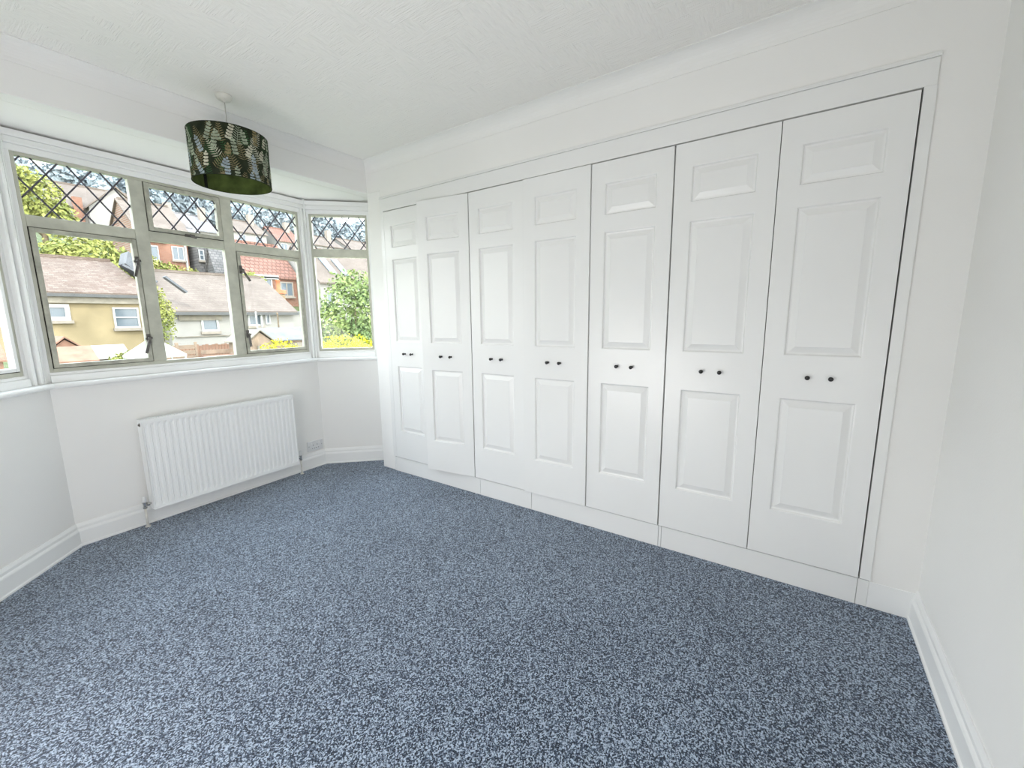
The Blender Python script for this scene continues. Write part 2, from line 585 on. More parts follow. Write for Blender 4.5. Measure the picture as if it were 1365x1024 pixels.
def leaded(parent, u0, u1, z0, z1, w, pu, pz, du=0.0683, dz=0.0915):
    """diamond panes held in lead strips; (pu, pz) is one crossing"""
    for s in (1, -1):
        # strips u = pu + 2*du*k + s*du/dz*(z - pz)
        for k in range(-14, 15):
            def uof(z): return pu + 2 * du * k + s * du / dz * (z - pz)
            pts = []
            za, zb = z0, z1
            ua, ub = uof(za), uof(zb)
            lo, hi = (ua, ub) if ua < ub else (ub, ua)
            if hi <= u0 + .004 or lo >= u1 - .004: continue
            zu = lambda u: pz + s * (u - pu - 2 * du * k) * dz / du
            if ua < u0: za, ua = zu(u0), u0
            if ua > u1: za, ua = zu(u1), u1
            if ub < u0: zb, ub = zu(u0), u0
            if ub > u1: zb, ub = zu(u1), u1
            if abs(zb - za) < .012: continue
            MB().bar((ua, w - .001 * (1 + s * .3), za), (ub, w - .001 * (1 + s * .3), zb), 0.0075, 0.006, up=(0, 1, 0)).build('lead_strip', M['lead'], parent)
    for i in range(-16, 17):
        for j in range(-8, 9):
            if (i + j) % 2 == 0: continue
            cu, cz = pu + du * i, pz + dz * j
            P = clip_poly([(cu - du, cz), (cu, cz - dz), (cu + du, cz), (cu, cz + dz)], u0, u1, z0, z1)
            if len(P) < 3 or area2(P) < 2e-5: continue
            MB().extrude([(a, w + .002, b) for a, b in P], (0, 0.003, 0)).build('diamond_pane', M['glass'], parent)


def plain_pane(parent, u0, u1, z0, z1, w):
    MB().box(u0, u1, w, w + .004, z0, z1).build('pane', M['glass'], parent)


def stay_handle(parent, u, z, w, side=1, name='casement_handle', ang=0.35):
    """cockspur fastener: plate, boss and lever that hangs down"""
    b = MB()
    b.box(u - .011, u + .011, w - .006, w, z - .028, z + .03)
    b.lathe([(0.0, -.026), (.008, -.026), (.010, -.018), (.009, 0.0)], (u, w, z), (0, 1, 0), 12)
    e = (u + side * math.sin(ang) * .095, w - .022, z - math.cos(ang) * .095)
    b.bar((u, w - .022, z), e, .016, .007, up=(0, 1, 0))
    b.bar((u - side * .016, w - .014, z + .006), (u + side * .02, w - .014, z - .002), .012, .010, up=(0, 1, 0))
    return b.build(name, M['iron'], parent, bevel=.0015)


WF, WB_ = 0.035, 0.075         # front and back of the steel frames (measured outward from the wall face)


def casing(root, u0, u1, L, step=(0.0, 0.0)):
    """white moulded timber round the steel frame: head, bottom rail, jambs, in stepped layers"""
    b = MB()
    b.box(0, L, 0.010, 0.09, 2.228, 2.262); b.box(0, L, 0.020, 0.09, 2.206, 2.228); b.box(0, L, 0.012, 0.09, 2.194, 2.206); b.box(0, L, 0.028, 0.09, 2.162, 2.194)
    b.build('head_moulding', M['gloss'], root, bevel=.003)
    b = MB()
    b.box(u0 - .004, u1 + .004, 0.012, 0.09, SILL, 0.998); b.box(u0 - .004, u1 + .004, 0.026, 0.09, 0.998, 1.014)
    b.build('bottom_rail', M['gloss'], root, bevel=.003)
    for a, c, nm in ((0.0, u0, 0), (u1, L, 1)):
        wd = c - a
        n = max(1, int(round(wd / 0.017)))
        b = MB()
        pat = [0.030, 0.009, 0.025, 0.003, 0.020, 0.008]
        for k in range(n):
            d = pat[(k if nm else n - 1 - k) % 6]
            b.box(a + wd * k / n, a + wd * (k + 1) / n, d, 0.09, SILL, 2.194)
        b.build('jamb_moulding', M['gloss'], root, bevel=.0025)


def win_root(name, org, ang):
    o = empty(name, (org.x, org.y, 0), ang)
    return struct(o)


# --- window_1: three lights wide, the middle of the bay
W1 = win_root('window_1', CL, AC)
U0, U1 = 0.019, 1.566
casing(W1, U0, U1, (CR - CL).length)
fr = MB(); ring_frame(fr, U0, U1, 1.014, 2.162, 0.016, WF, WB_, 0.020); fr.build('outer_frame', M['sage'], W1, bevel=.002)
for a, b_ in ((0.485, 0.554), (0.983, 1.056)):
    MB().box(a, b_, WF - .004, WB_, 1.034, 2.146).build('mullion', M['sage'], W1, bevel=.003)
for a, b_ in ((0.035, 0.485), (0.554, 0.983), (1.056, 1.550)):
    MB().box(a, b_, WF - .001, WB_, 1.792, 1.852).build('transom', M['sage'], W1, bevel=.003)
# lower opening casements left and right, fixed light between
for (a, b_) in ((0.036, 0.484), (1.057, 1.549)):
    c = MB(); ring_frame(c, a + .003, b_ - .003, 1.037, 1.789, 0.022, WF - .008, WF + .024)
    c = c.build('casement', M['sage2'], W1, bevel=.002)
    g = MB(); ring_frame(g, a, b_, 1.034, 1.792, 0.0032, WF + .001, WF + .03); g.build('shadow_gap', M['rubber'], c)
    plain_pane(c, a + .024, b_ - .024, 1.058, 1.768, WF + .008)
    if a < .5:
        stay_handle(c, 0.470, 1.655, WF - .008, -1, ang=.25)
        stay_handle(c, 0.472, 1.180, WF - .008, -1, ang=.30)
    else:
        stay_handle(c, 1.073, 1.660, WF - .008, 1, ang=.55)
        stay_handle(c, 1.072, 1.185, WF - .008, 1, ang=.06)
plain_pane(W1, 0.552, 0.985, 1.034, 1.794, WF + .010)
# top lights
leaded(W1, 0.035, 0.485, 1.852, 2.146, WF + .014, 0.074, 1.987)
c = MB(); ring_frame(c, 0.558, 0.979, 1.856, 2.142, 0.024, WF - .010, WF + .024)
tl = c.build('casement', M['sage2'], W1, bevel=.002)
g = MB(); ring_frame(g, 0.554, 0.983, 1.852, 2.146, 0.0036, WF + .001, WF + .03); g.build('shadow_gap', M['rubber'], tl)
leaded(tl, 0.581, 0.956, 1.879, 2.119, WF + .008, 0.625, 1.992)
hb = MB(); hb.box(0.745, 0.80, WF - .02, WF - .004, 1.846, 1.862); hb.lathe([(0, -.012), (.009, -.010), (.009, 0)], (.772, WF - .016, 1.854), (0, 1, 0), 12); hb.bar((.765, WF - .022, 1.852), (.805, WF - .026, 1.842), .012, .006, up=(0, 1, 0))
hb.build('casement_handle', M['iron'], tl, bevel=.001)
leaded(W1, 1.056, 1.550, 1.852, 2.146, WF + .014, 1.180, 1.995)

for k in (1, 2):                      # posts where the bay turns
    o1, o2 = offs(BAY, 0.014), offs(BAY, 0.10)
    dp = (BAY[k] - BAY[k - 1]).normalized(); dn = (BAY[k + 1] - BAY[k]).normalized()
    np_, nn = Vector((-dp.y, dp.x)), Vector((-dn.y, dn.x))
    poly = [o1[k] - dp * .006, o1[k], o1[k] + dn * .006, o1[k] + dn * .006 + nn * .086, o2[k], o1[k] - dp * .006 + np_ * .086]
    loc = []
    for p in poly:
        q = p - CL
        loc.append((q.x * math.cos(AC) + q.y * math.sin(AC), -q.x * math.sin(AC) + q.y * math.cos(AC)))
    MB().prism(loc, SILL, HB).build('corner_post', M['gloss'], W1, bevel=.002)

# --- window_2 (left cheek of the bay) and window_3 (right cheek)
def side_window(name, org, ang, L, u0, u1, phase):
    w = win_root(name, org, ang)
    casing(w, u0, u1, L)
    f = MB(); ring_frame(f, u0, u1, 1.014, 2.162, 0.018, WF, WB_, 0.022); f.build('outer_frame', M['sage'], w, bevel=.002)
    MB().box(u0 + .018, u1 - .018, WF - .002, WB_, 1.812, 1.880).build('transom', M['sage'], w, bevel=.003)
    leaded(w, u0 + .018, u1 - .018, 1.880, 2.144, WF + .014, phase[0], phase[1])
    plain_pane(w, u0 + .018, u1 - .018, 1.036, 1.812, WF + .012)
    return w


W3 = side_window('window_3', CR, AR, (ER - CR).length, 0.018, 0.484, (0.104, 2.010))
W2 = win_root('window_2', EL, AL)
L2 = (CL - EL).length
casing(W2, 0.060, 0.505, L2)
f = MB(); ring_frame(f, 0.060, 0.505, 1.014, 2.162, 0.018, WF, WB_, 0.022); f.build('outer_frame', M['sage'], W2, bevel=.002)
MB().box(.078, .487, WF - .002, WB_, 1.800, 1.862).build('transom', M['sage'], W2, bevel=.003)
leaded(W2, .078, .487, 1.862, 2.144, WF + .014, 0.145, 1.995)
c = MB(); ring_frame(c, .082, .483, 1.040, 1.796, 0.020, WF - .006, WF + .024)
c = c.build('casement', M['gloss'], W2, bevel=.002)
g = MB(); ring_frame(g, .078, .487, 1.036, 1.800, 0.0045, WF + .001, WF + .03); g.build('shadow_gap', M['rubber'], c)
plain_pane(c, .101, .464, 1.059, 1.777, WF + .008)

# ------------------------------------------------------------------ fitted wardrobe
WD = tag(empty('fitted_wardrobe', (0, 1.72, 0)), 'long white fitted wardrobe with seven panelled doors and black knobs along the wall', 'wardrobe')
WD_inv = Matrix.Translation((0, -1.72, 0))


def wpart(mb, name, mat, **k):
    mb.v = [(x, y - 1.72, z) for x, y, z in mb.v]
    return mb.build(name, mat, WD, **k)


cb = MB()
cb.box(0.60, 0.62, 0.162, 3.28, 0.0, 2.2); cb.box(0.03, 0.60, 0.162, 0.18, 0.0, 2.2); cb.box(0.03, 0.60, 3.262, 3.28, 0.0, 2.2)
cb.box(0.03, 0.60, 0.18, 3.262, 2.18, 2.2); cb.box(0.045, 0.60, 0.18, 3.262, 0.10, 0.118)
wpart(cb, 'carcass', M['carc'])
b = MB(); b.box(-0.010, 0.02, 0.158, 3.283, 2.112, 2.204)
wpart(b, 'head_board', M['door'], bevel=.0015)
b = MB(); b.box(-0.016, 0.0, 0.156, 3.286, 2.205, 2.213); b.box(-0.012, 0.0, 0.157, 3.285, 2.213, 2.222)
wpart(b, 'head_moulding', M['door'], bevel=.002)
b = MB(); b.box(-0.010, 0.02, 0.156, 0.193, 0.129, 2.112)
wpart(b, 'side_board', M['door'], bevel=.0015)
b = MB(); b.box(-0.010, 0.02, 3.246, 3.285, 0.129, 2.112)
wpart(b, 'side_board', M['door'], bevel=.0015)
for a, c in ((0.1585, 0.1962), (0.198, 1.049), (1.051, 1.065), (1.067, 1.903), (1.906, 2.344), (2.347, 3.262), (3.2635, 3.282)):
    b = MB(); b.box(-0.004, 0.02, a, c, 0.0, 0.124)
    wpart(b, 'plinth', M['door'], bevel=.001)

PANELS = ((0.231, 0.780), (0.975, 1.615), (1.700, 1.867))      # above the door's bottom edge
DZ0, DH = 0.130, 1.975


def door_meshes(w):
    pw = 0.277
    a, c = (w - pw) / 2, (w + pw) / 2
    ys = [0, a, c, w]
    zs = [0]
    for p in PANELS: zs += [p[0], p[1]]
    zs.append(DH)
    mb = MB()
    idx = {}
    V = []
    for i, y in enumerate(ys):
        for j, z in enumerate(zs):
            idx[i, j] = len(V); V.append((0, y, z))
    nb = len(V)
    for (i, j) in ((0, 0), (3, 0), (3, len(zs) - 1), (0, len(zs) - 1)):
        V.append((0.034, ys[i], zs[j]))
    F = []
    for i in range(3):
        for j in range(len(zs) - 1):
            if i == 1 and j % 2 == 1: continue
            F.append((idx[i, j], idx[i, j + 1], idx[i + 1, j + 1], idx[i + 1, j]))
    J = len(zs) - 1
    F.append((nb, nb + 1, nb + 2, nb + 3))
    F.append(tuple([idx[i, 0] for i in range(4)] + [nb + 1, nb]))
    F.append(tuple([nb + 3, nb + 2] + [idx[i, J] for i in (3, 2, 1, 0)]))
    F.append(tuple([nb, nb + 3] + [idx[0, j] for j in range(J, -1, -1)]))
    F.append(tuple([idx[3, j] for j in range(J + 1)] + [nb + 2, nb + 1]))
    leaf = mb.add(V, F).mesh('door_leaf', M['door'])
    pms = []
    for z0, z1 in PANELS:
        rings = [(0, 0.0), (0.003, 0.0010), (0.0075, 0.0100), (0.0125, 0.0112), (0.0165, 0.0104), (0.038, 0.0022), (0.0405, 0.0008)]
        V = []; F = []
        for d, x in rings:
            V += [(x, a + d, z0 + d), (x, c - d, z0 + d), (x, c - d, z1 - d), (x, a + d, z1 - d)]
        for k in range(len(rings) - 1):
            for e in range(4):
                p = k * 4 + e; q = k * 4 + (e + 1) % 4
                F.append((p, p + 4, q + 4, q))
        k = (len(rings) - 1) * 4
        F.append((k, k + 3, k + 2, k + 1))
        pms.append(MB().add(V, F).mesh('moulded_panel', M['door']))
    return leaf, pms


kb = MB().lathe([(0.0, 0.0), (0.0075, 0.0), (0.0075, -0.002), (0.0042, -0.004), (0.0042, -0.012), (0.0075, -0.015), (0.0098, -0.019), (0.0098, -0.023), (0.0075, -0.027), (0.003, -0.029), (0.0, -0.0292)], (0, 0, 0), (1, 0, 0), 16)
knob_me = kb.mesh('knob', M['black'], smooth=True)

DOORS = [  # y of the right edge, width, front x, turn in degrees
    (0.1985, 0.4310, -0.0125, 0.0), (0.6325, 0.4335, -0.0125, 0.0), (1.0725, 0.4320, -0.0125, 0.0), (1.5080, 0.4400, -0.0200, 0.25),
    (1.9530, 0.4300, -0.0125, 0.0), (2.3885, 0.4290, -0.0140, 7.8), (2.8210, 0.4210, -0.0125, 0.0)]
for k, (y0, w, xf, tw) in enumerate(DOORS):
    leaf, pms = door_meshes(w)
    d = inst('door', leaf, WD, (xf, y0 - 1.72, DZ0), (0, 0, R(tw)))
    bv = d.modifiers.new('bevel', 'BEVEL'); bv.width = .0018; bv.segments = 2; bv.limit_method = 'ANGLE'; bv.angle_limit = R(60)
    if tw > 1:
        d['label'] = 'wardrobe door standing slightly ajar'
    for pm in pms:
        inst('moulded_panel', pm, d)
    for s in (-1, 1):
        inst('knob', knob_me, d, (0, w / 2 + s * .0415, 0.881))

# ------------------------------------------------------------------ radiator under the middle window
RD = tag(empty('radiator', (CL.x, CL.y, 0), AC), 'white ribbed panel radiator on the wall under the middle bay window', 'radiator')
ru0, ru1, rz0, rz1 = 0.336, 1.304, 0.106, 0.684
NF = 29
pit = (ru1 - ru0) / NF
V = []; F = []
WFR = -0.100
zl = [rz0, rz0 + .020, rz0 + .036, rz1 - .036, rz1 - .020, rz1]
us = [ru0]
prof = [0.0]
for k in range(NF):
    c = ru0 + (k + .5) * pit
    us += [c - .0105, c - .0055, c + .0055, c + .0105]
    prof += [0.0, 0.0065, 0.0065, 0.0]
us.append(ru1); prof.append(0.0)
dep = [0, 0, 1, 1, 0, 0]
for i, u in enumerate(us):
    for j, z in enumerate(zl):
        V.append((u, WFR + prof[i] * dep[j], z))
nz_ = len(zl)
for i in range(len(us) - 1):
    for j in range(nz_ - 1):
        F.append((i * nz_ + j, (i + 1) * nz_ + j, (i + 1) * nz_ + j + 1, i * nz_ + j + 1))
o = MB().add(V, F)
o.box(ru0, ru1, WFR + .008, WFR + .014, rz0, rz1)
o.box(ru0, ru1, WFR - .001, WFR + .008, rz1 - .006, rz1); o.box(ru0, ru1, WFR - .001, WFR + .008, rz0, rz0 + .006)
o.build('front_panel', M['rad'], RD)
MB().box(ru0, ru1, -.044, -.032, rz0, rz1).build('rear_panel', M['rad'], RD, bevel=.003)
for u in (ru0 - .003, ru1):
    MB().box(u, u + .003, WFR + .004, -.032, rz0 + .004, rz1 + .004).build('side_panel', M['rad'], RD)
g = MB()
g.box(ru0, ru1, WFR + .002, WFR + .008, rz1, rz1 + .005); g.box(ru0, ru1, -.042, -.036, rz1, rz1 + .005)
for k in range(60):
    u = ru0 + (k + .5) * (ru1 - ru0) / 60
    g.box(u - .0045, u + .0045, WFR + .008, -.042, rz1 + .001, rz1 + .005)
g.build('top_grille', M['rad'], RD)
b = MB(); b.lathe([(0, -.006), (.006, -.006), (.006, 0), (.012, 0), (.012, .01)], (ru0 - .004, -.070, rz1 - .028), (1, 0, 0), 12); b.build('bleed_valve', M['iron'], RD)
for s, u, end in ((-1, ru0 - .036, ru0), (1, ru1 + .036, ru1)):
    v = MB()
    v.lathe([(0, -.020), (.011, -.020), (.012, -.012), (.0095, -.010), (.0095, .012), (.012, .014), (.012, .020), (0, .020)], (u, -.066, .142), (0, 0, 1), 14)
    v.tube([(u, -.066, .146), (end, -.066, .146)], .0075, 12)
    v.lathe([(.0125, -.006), (.0125, .006)], ((u + end) / 2, -.066, .146), (1, 0, 0), 6)
    v = v.build('valve', M['chrome'], RD, smooth=False)
    MB().lathe([(0, 0), (.0105, 0), (.0115, .004), (.0095, .034), (.007, .037), (0, .037)], (u, -.066, .163), (0, 0, 1), 14).build('valve_cap', M['plastic'], v, smooth=True)
    MB().tube([(u, -.066, .125), (u, -.066, -.01)], .0065, 12).build('pipe', M['pipe'], RD, smooth=True)
    MB().lathe([(.0065, .008), (.014, .006), (.015, 0)], (u, -.066, 0.0), (0, 0, 1), 14).build('pipe_collar', M['pipe'], RD)
for u in (ru0 + .15, ru1 - .15):
    MB().box(u - .015, u + .015, -.034, 0.0, rz0 + .05, rz1 - .05).build('wall_bracket', M['rad'], RD)

# ------------------------------------------------------------------ double socket
SO = tag(empty('double_socket', (CL.x, CL.y, 0), AC), 'pale double power socket low on the wall right of the radiator', 'socket')
s0, s1, sz0, sz1 = 1.443, 1.589, 0.149, 0.237
MB().box(s0, s1, -.010, 0.0, sz0, sz1).build('faceplate', M['plastic'], SO, bevel=.003, seg=3)
for c in (s0 + .055, s1 - .055):
    MB().box(c - .006 + .018 * (1 if c > 1.51 else -1), c + .006 + .018 * (1 if c > 1.51 else -1), -.013, -.009, sz1 - .032, sz1 - .012).build('rocker_switch', M['gloss'], SO, bevel=.001)
    MB().box(c - .002, c + .002, -.0106, -.009, sz0 + .046, sz0 + .056).box(c - .014, c - .007, -.0106, -.009, sz0 + .020, sz0 + .025).box(c + .007, c + .014, -.0106, -.009, sz0 + .020, sz0 + .025).build('pin_slots', M['rubber'], SO)['kind'] = 'stuff'
for c in (s0 + .013, s1 - .013):
    MB().lathe([(0, -.012), (.003, -.0118), (.004, -.0100)], (c, 0, (sz0 + sz1) / 2), (0, 1, 0), 10).build('screw', M['chrome'], SO)

# ------------------------------------------------------------------ pendant lamp
PX, PY = -1.098, 3.170
PL = tag(empty('pendant_lamp', (PX, PY, H)), 'drum pendant lamp with dark green leaf print shade hanging from the ceiling', 'lamp')
SR, ST, SB = 0.187, -0.205, -0.456
M['shade'] = paint('shade_fabric', (0.024, 0.030, 0.018), 0.9, 0.1, 0.35, 18.0)
M['lining'] = paint('shade_lining', (0.065, 0.090, 0.022), 0.8, 0.2, 0.45, 16.0)
M['leaf_cream'] = paint('print_cream', (0.47, 0.46, 0.36), 0.9, 0.1, 0.25, 40.0)
M['leaf_sage'] = paint('print_sage', (0.27, 0.31, 0.23), 0.9, 0.1, 0.3, 40.0)
M['leaf_blue'] = paint('print_blue', (0.29, 0.345, 0.37), 0.9, 0.1, 0.25, 40.0)
M['leaf_olive'] = paint('print_olive', (0.20, 0.17, 0.09), 0.9, 0.1, 0.3, 40.0)
M['leaf_green'] = paint('print_green', (0.035, 0.09, 0.035), 0.9, 0.1, 0.3, 40.0)
M['enamel'] = paint('rose_plastic', (0.66, 0.65, 0.60), 0.4, 0.5, 0.05, 10.0)
MB().lathe([(0, 0), (.039, 0), (.040, -.006), (.038, -.010), (.034, -.020), (.028, -.026), (.010, -.028), (.007, -.036), (0, -.036)], seg=28).build('ceiling_rose', M['enamel'], PL, smooth=True)
MB().tube([(0, 0, -.03), (.001, 0, -.18), (0, 0, -.30)], .0032, 8).build('cable', M['pipe'], PL, smooth=True)
sh = MB().lathe([(SR, SB), (SR, ST)], seg=64).build('lamp_shade', M['shade'], PL, smooth=True)
li = MB().lathe([(SR - .0025, ST), (SR - .0025, SB)], seg=64).build('shade_lining', M['lining'], PL, smooth=True)
for z, nm in ((ST, 'top_ring'), (SB, 'bottom_ring')):
    MB().tube([(SR * math.cos(2 * math.pi * k / 64), SR * math.sin(2 * math.pi * k / 64), z) for k in range(65)], 0.0018, 6).build(nm, M['shade'], PL, smooth=True)
sp = MB()
for k in range(3):
    a = R(20 + 120 * k)
    sp.tube([(.02 * math.cos(a), .02 * math.sin(a), ST - .03), ((SR - .01) * math.cos(a), (SR - .01) * math.sin(a), ST - .005), (SR * math.cos(a), SR * math.sin(a), ST)], .0018, 6)
sp.lathe([(.02, ST - .032), (.02, ST - .028)]).build('shade_carrier', M['plastic'], PL)
MB().lathe([(0, ST - .02), (.008, ST - .02), (.016, ST - .03), (.018, ST - .075), (.014, ST - .085), (0, ST - .085)], seg=18).build('lamp_holder', M['plastic'], PL, smooth=True)
MB().lathe([(.011, ST - .085), (.014, ST - .10), (.028, ST - .125), (.030, ST - .145), (.022, ST - .165), (0, ST - .173)], seg=20).build('bulb', M['plastic'], PL, smooth=True)
# dark overlapped seam inside the shade
aS = math.atan2(3.20 - PY, -0.02)
aS = R(112)
v = []
for a in (aS - .055, aS, aS + .055):
    for z in (ST, SB):
        v.append(((SR - .004) * math.cos(a), (SR - .004) * math.sin(a), z))
MB().add(v, [(0, 1, 3, 2), (2, 3, 5, 4)]).build('lining_seam', M['black'], PL)
# printed leaves: sprigs of oval leaflets and ferns
rng = random.Random(4)
pr = MB()
lay = [0]


def cyl(s, z, r):
    a = s / SR
    return (r * math.cos(a), r * math.sin(a), z)


def leaflet(s, z, ang, ln, wd, mi):
    lay[0] += 1
    r = SR + .0004 + .0000006 * lay[0]
    pts = []
    for t, h in ((0, 0), (.18, .7), (.45, 1), (.75, .72), (1, 0), (.75, -.72), (.45, -1), (.18, -.7)):
        x = t * ln; y = h * wd / 2
        q = (s + x * math.cos(ang) - y * math.sin(ang), z + x * math.sin(ang) + y * math.cos(ang))
        pts.append(q)
    pts = [(a, min(max(b, SB + .002), ST - .002)) for a, b in pts]
    pr.add([cyl(a, b, r) for a, b in pts], [tuple(range(8))], mi)


def sprig(s, z, ang, ln, n, lw, ll, mi):
    for k in range(n):
        t = (k + .5) / n
        x, y = s + math.cos(ang) * ln * t, z + math.sin(ang) * ln * t
        for sd in (-1, 1):
            leaflet(x, y, ang + sd * (1.05 - .45 * t) + rng.uniform(-.1, .1), ll * (1 - .35 * t), lw * (1 - .3 * t), mi)
    leaflet(s, z, ang, ln, .0035, mi)
    leaflet(s + math.cos(ang) * ln * .97, z + math.sin(ang) * ln * .97, ang, ll * .8, lw * .7, mi)


circ = 2 * math.pi * SR
def fern(s, z, ang, ln, mi):
    n = int(ln / .0105)
    leaflet(s, z, ang, ln, .002, mi)
    for k in range(n):
        t = (k + .5) / n
        ll = .034 * math.sin(math.pi * min(1, .25 + .75 * (1 - t)) * .62) * (1 - t * .55)
        for sd in (-1, 1):
            leaflet(s + math.cos(ang) * ln * t, z + math.sin(ang) * ln * t, ang + sd * (1.2 - .3 * t), ll, .0036, mi)


def oval_sprig(s, z, ang, pairs, ll, mi):
    ln = pairs * .0158
    leaflet(s, z, ang, ln, .002, mi)
    for k in range(pairs):
        t = (k + .4) / pairs
        x, y = s + math.cos(ang) * ln * t, z + math.sin(ang) * ln * t
        for sd in (-1, 1):
            leaflet(x, y, ang + sd * (.98 + rng.uniform(-.15, .15)), ll * (1 - .15 * t), .0132 * (1 - .12 * t), mi)
    leaflet(s + math.cos(ang) * ln, z + math.sin(ang) * ln, ang, ll * .75, .011, mi)


for row in range(4):                    # ferns behind
    for k in range(22):
        fern(circ * (k + .5 * (row % 2)) / 22 + rng.uniform(-.014, .014), SB - .045 + row * .068 + rng.uniform(-.012, .012), math.pi / 2 + rng.uniform(-.7, .7), rng.uniform(.08, .13), rng.choice([1, 3, 3, 1, 0, 4]))
for row in range(4):                    # oval leaved sprigs in front
    for k in range(21):
        if rng.random() < .14: continue
        oval_sprig(circ * (k + .5 * (row % 2)) / 21 + rng.uniform(-.016, .016), SB - .03 + row * .066 + rng.uniform(-.012, .012), math.pi / 2 + rng.uniform(-.45, .45), rng.choice([3, 4, 5]), rng.uniform(.016, .0195), rng.choice([0, 1, 2, 2, 1, 1, 3, 0]))
lp = pr.build('leaf_print', [M['leaf_cream'], M['leaf_sage'], M['leaf_blue'], M['leaf_olive'], M['leaf_green']], PL)
lp['kind'] = 'stuff'

# ------------------------------------------------------------------ outside: rising gardens and houses on the hillside
M['grass'] = leaf_mat('rough_grass', (0.052, 0.075, 0.026), (0.10, 0.11, 0.05), 0.8)
M['soil'] = paint('garden_soil', (0.20, 0.16, 0.11), 0.9, 0.2, 0.3, 2.0)
M['render_yellow'] = paint('yellow_render', (0.225, 0.178, 0.105), 0.9, 0.2, 0.22, 0.9, 0.3, 20.0)
M['render_white'] = paint('white_render', (0.245, 0.232, 0.215), 0.9, 0.2, 0.08, 0.8, 0.2, 20.0)
M['brick_red'] = rows_mat('red_brick', (0.20, 0.085, 0.055), (0.24, 0.115, 0.075), (0.22, 0.19, 0.16), 0.23, 0.075, 0.006)
M['brick_buff'] = rows_mat('buff_brick', (0.24, 0.17, 0.10), (0.22, 0.15, 0.085), (0.23, 0.20, 0.16), 0.23, 0.075, 0.006)
M['tile_brown'] = rows_mat('weathered_brown_tiles', (0.118, 0.083, 0.066), (0.165, 0.130, 0.108), (0.095, 0.068, 0.055), 0.20, 0.085, 0.008)
M['tile_pale'] = rows_mat('pale_clay_tiles', (0.128, 0.104, 0.088), (0.150, 0.124, 0.105), (0.110, 0.082, 0.067), 0.24, 0.11, 0.009)
M['tile_red'] = rows_mat('red_pantiles', (0.185, 0.095, 0.072), (0.21, 0.115, 0.09), (0.10, 0.05, 0.038), 0.34, 0.30, 0.035)
M['tile_grey'] = rows_mat('grey_slates', (0.17, 0.165, 0.17), (0.21, 0.20, 0.205), (0.10, 0.10, 0.10), 0.3, 0.22, 0.02)
M['slate_dark'] = rows_mat('dark_tile_hanging', (0.10, 0.098, 0.10), (0.15, 0.14, 0.14), (0.06, 0.06, 0.06), 0.3, 0.2, 0.02)
M['zinc'] = paint('zinc_sheet', (0.085, 0.09, 0.10), 0.6, 0.4, 0.15, 3.0)
M['fascia'] = paint('weathered_fascia', (0.185, 0.165, 0.135), 0.8, 0.2, 0.25, 3.0)
M['gutter'] = paint('dark_gutter', (0.07, 0.07, 0.07), 0.6, 0.3, 0.1, 3.0)
M['upvc'] = paint('white_window_frames', (0.33, 0.33, 0.325), 0.5, 0.4, 0.03, 3.0)
M['wood_pale'] = paint('pale_fence_wood', (0.21, 0.155, 0.115), 0.9, 0.2, 0.25, 4.0)
M['wood_red'] = paint('reddish_shed_wood', (0.20, 0.115, 0.08), 0.9, 0.2, 0.25, 4.0)
M['felt'] = paint('grey_roof_felt', (0.13, 0.135, 0.14), 0.9, 0.2, 0.2, 3.0)
M['canvas'] = paint('white_canvas', (0.34, 0.33, 0.31), 0.9, 0.2, 0.05, 3.0)
M['terracotta'] = paint('terracotta', (0.42, 0.14, 0.07), 0.8, 0.2, 0.15, 5.0)
M['stone'] = paint('pale_sill_stone', (0.22, 0.19, 0.16), 0.9, 0.2, 0.1, 5.0)
M['bark'] = paint('bark', (0.13, 0.10, 0.07), 0.95, 0.1, 0.3, 8.0)
M['leaf_a'] = leaf_mat('green_leaves', (0.075, 0.125, 0.05), (0.19, 0.235, 0.08), 1.6)
M['leaf_b'] = leaf_mat('yellow_green_leaves', (0.13, 0.155, 0.04), (0.27, 0.275, 0.075), 1.2)
M['leaf_c'] = leaf_mat('grey_green_leaves', (0.10, 0.15, 0.10), (0.20, 0.25, 0.15), 0.9)
M['leaf_y'] = leaf_mat('yellow_blossom', (0.26, 0.27, 0.008), (0.50, 0.46, 0.01), 4.0)
M['leaf_h'] = leaf_mat('haze_tinted_hill_leaves', (0.20, 0.235, 0.255), (0.27, 0.305, 0.33), 0.35)  # distance haze painted into the leaf colours: paler and bluer


def wpane():
    m, n, l, b = newmat('distant_window_pane')
    b.inputs['Base Color'].default_value = (0.09, 0.11, 0.13, 1)
    b.inputs['Roughness'].default_value = 0.12
    return m


M['pane'] = wpane()

TY = [3.9, 10, 16, 27, 30, 34, 38, 44, 50, 60, 95, 150]
TZ = [-1.3, -0.8, -0.15, 0.0, 0.4, 1.6, 3.2, 5.6, 7.8, 10.6, 20.0, 24.0]


def terr(x, y):
    return float(np.interp(y, TY, TZ)) - 0.03 * max(0, x - 14) * (1 if y < 50 else 0)


gx = [-30 + 5 * i for i in range(34)]
gy = [4.4, 7, 10, 13, 16, 20, 24, 27, 29, 31, 34, 36, 38, 41, 44, 47, 50, 55, 60, 70, 82, 95, 120, 150]
V = [(x, y, terr(x, y) - (0.02 if y > 5 else 0)) for y in gy for x in gx]
nx = len(gx)
F = [(j * nx + i, j * nx + i + 1, (j + 1) * nx + i + 1, (j + 1) * nx + i) for j in range(len(gy) - 1) for i in range(nx - 1)]
gnd = MB().add(V, F).build('ground', M['grass'], smooth=True)
struct(gnd)


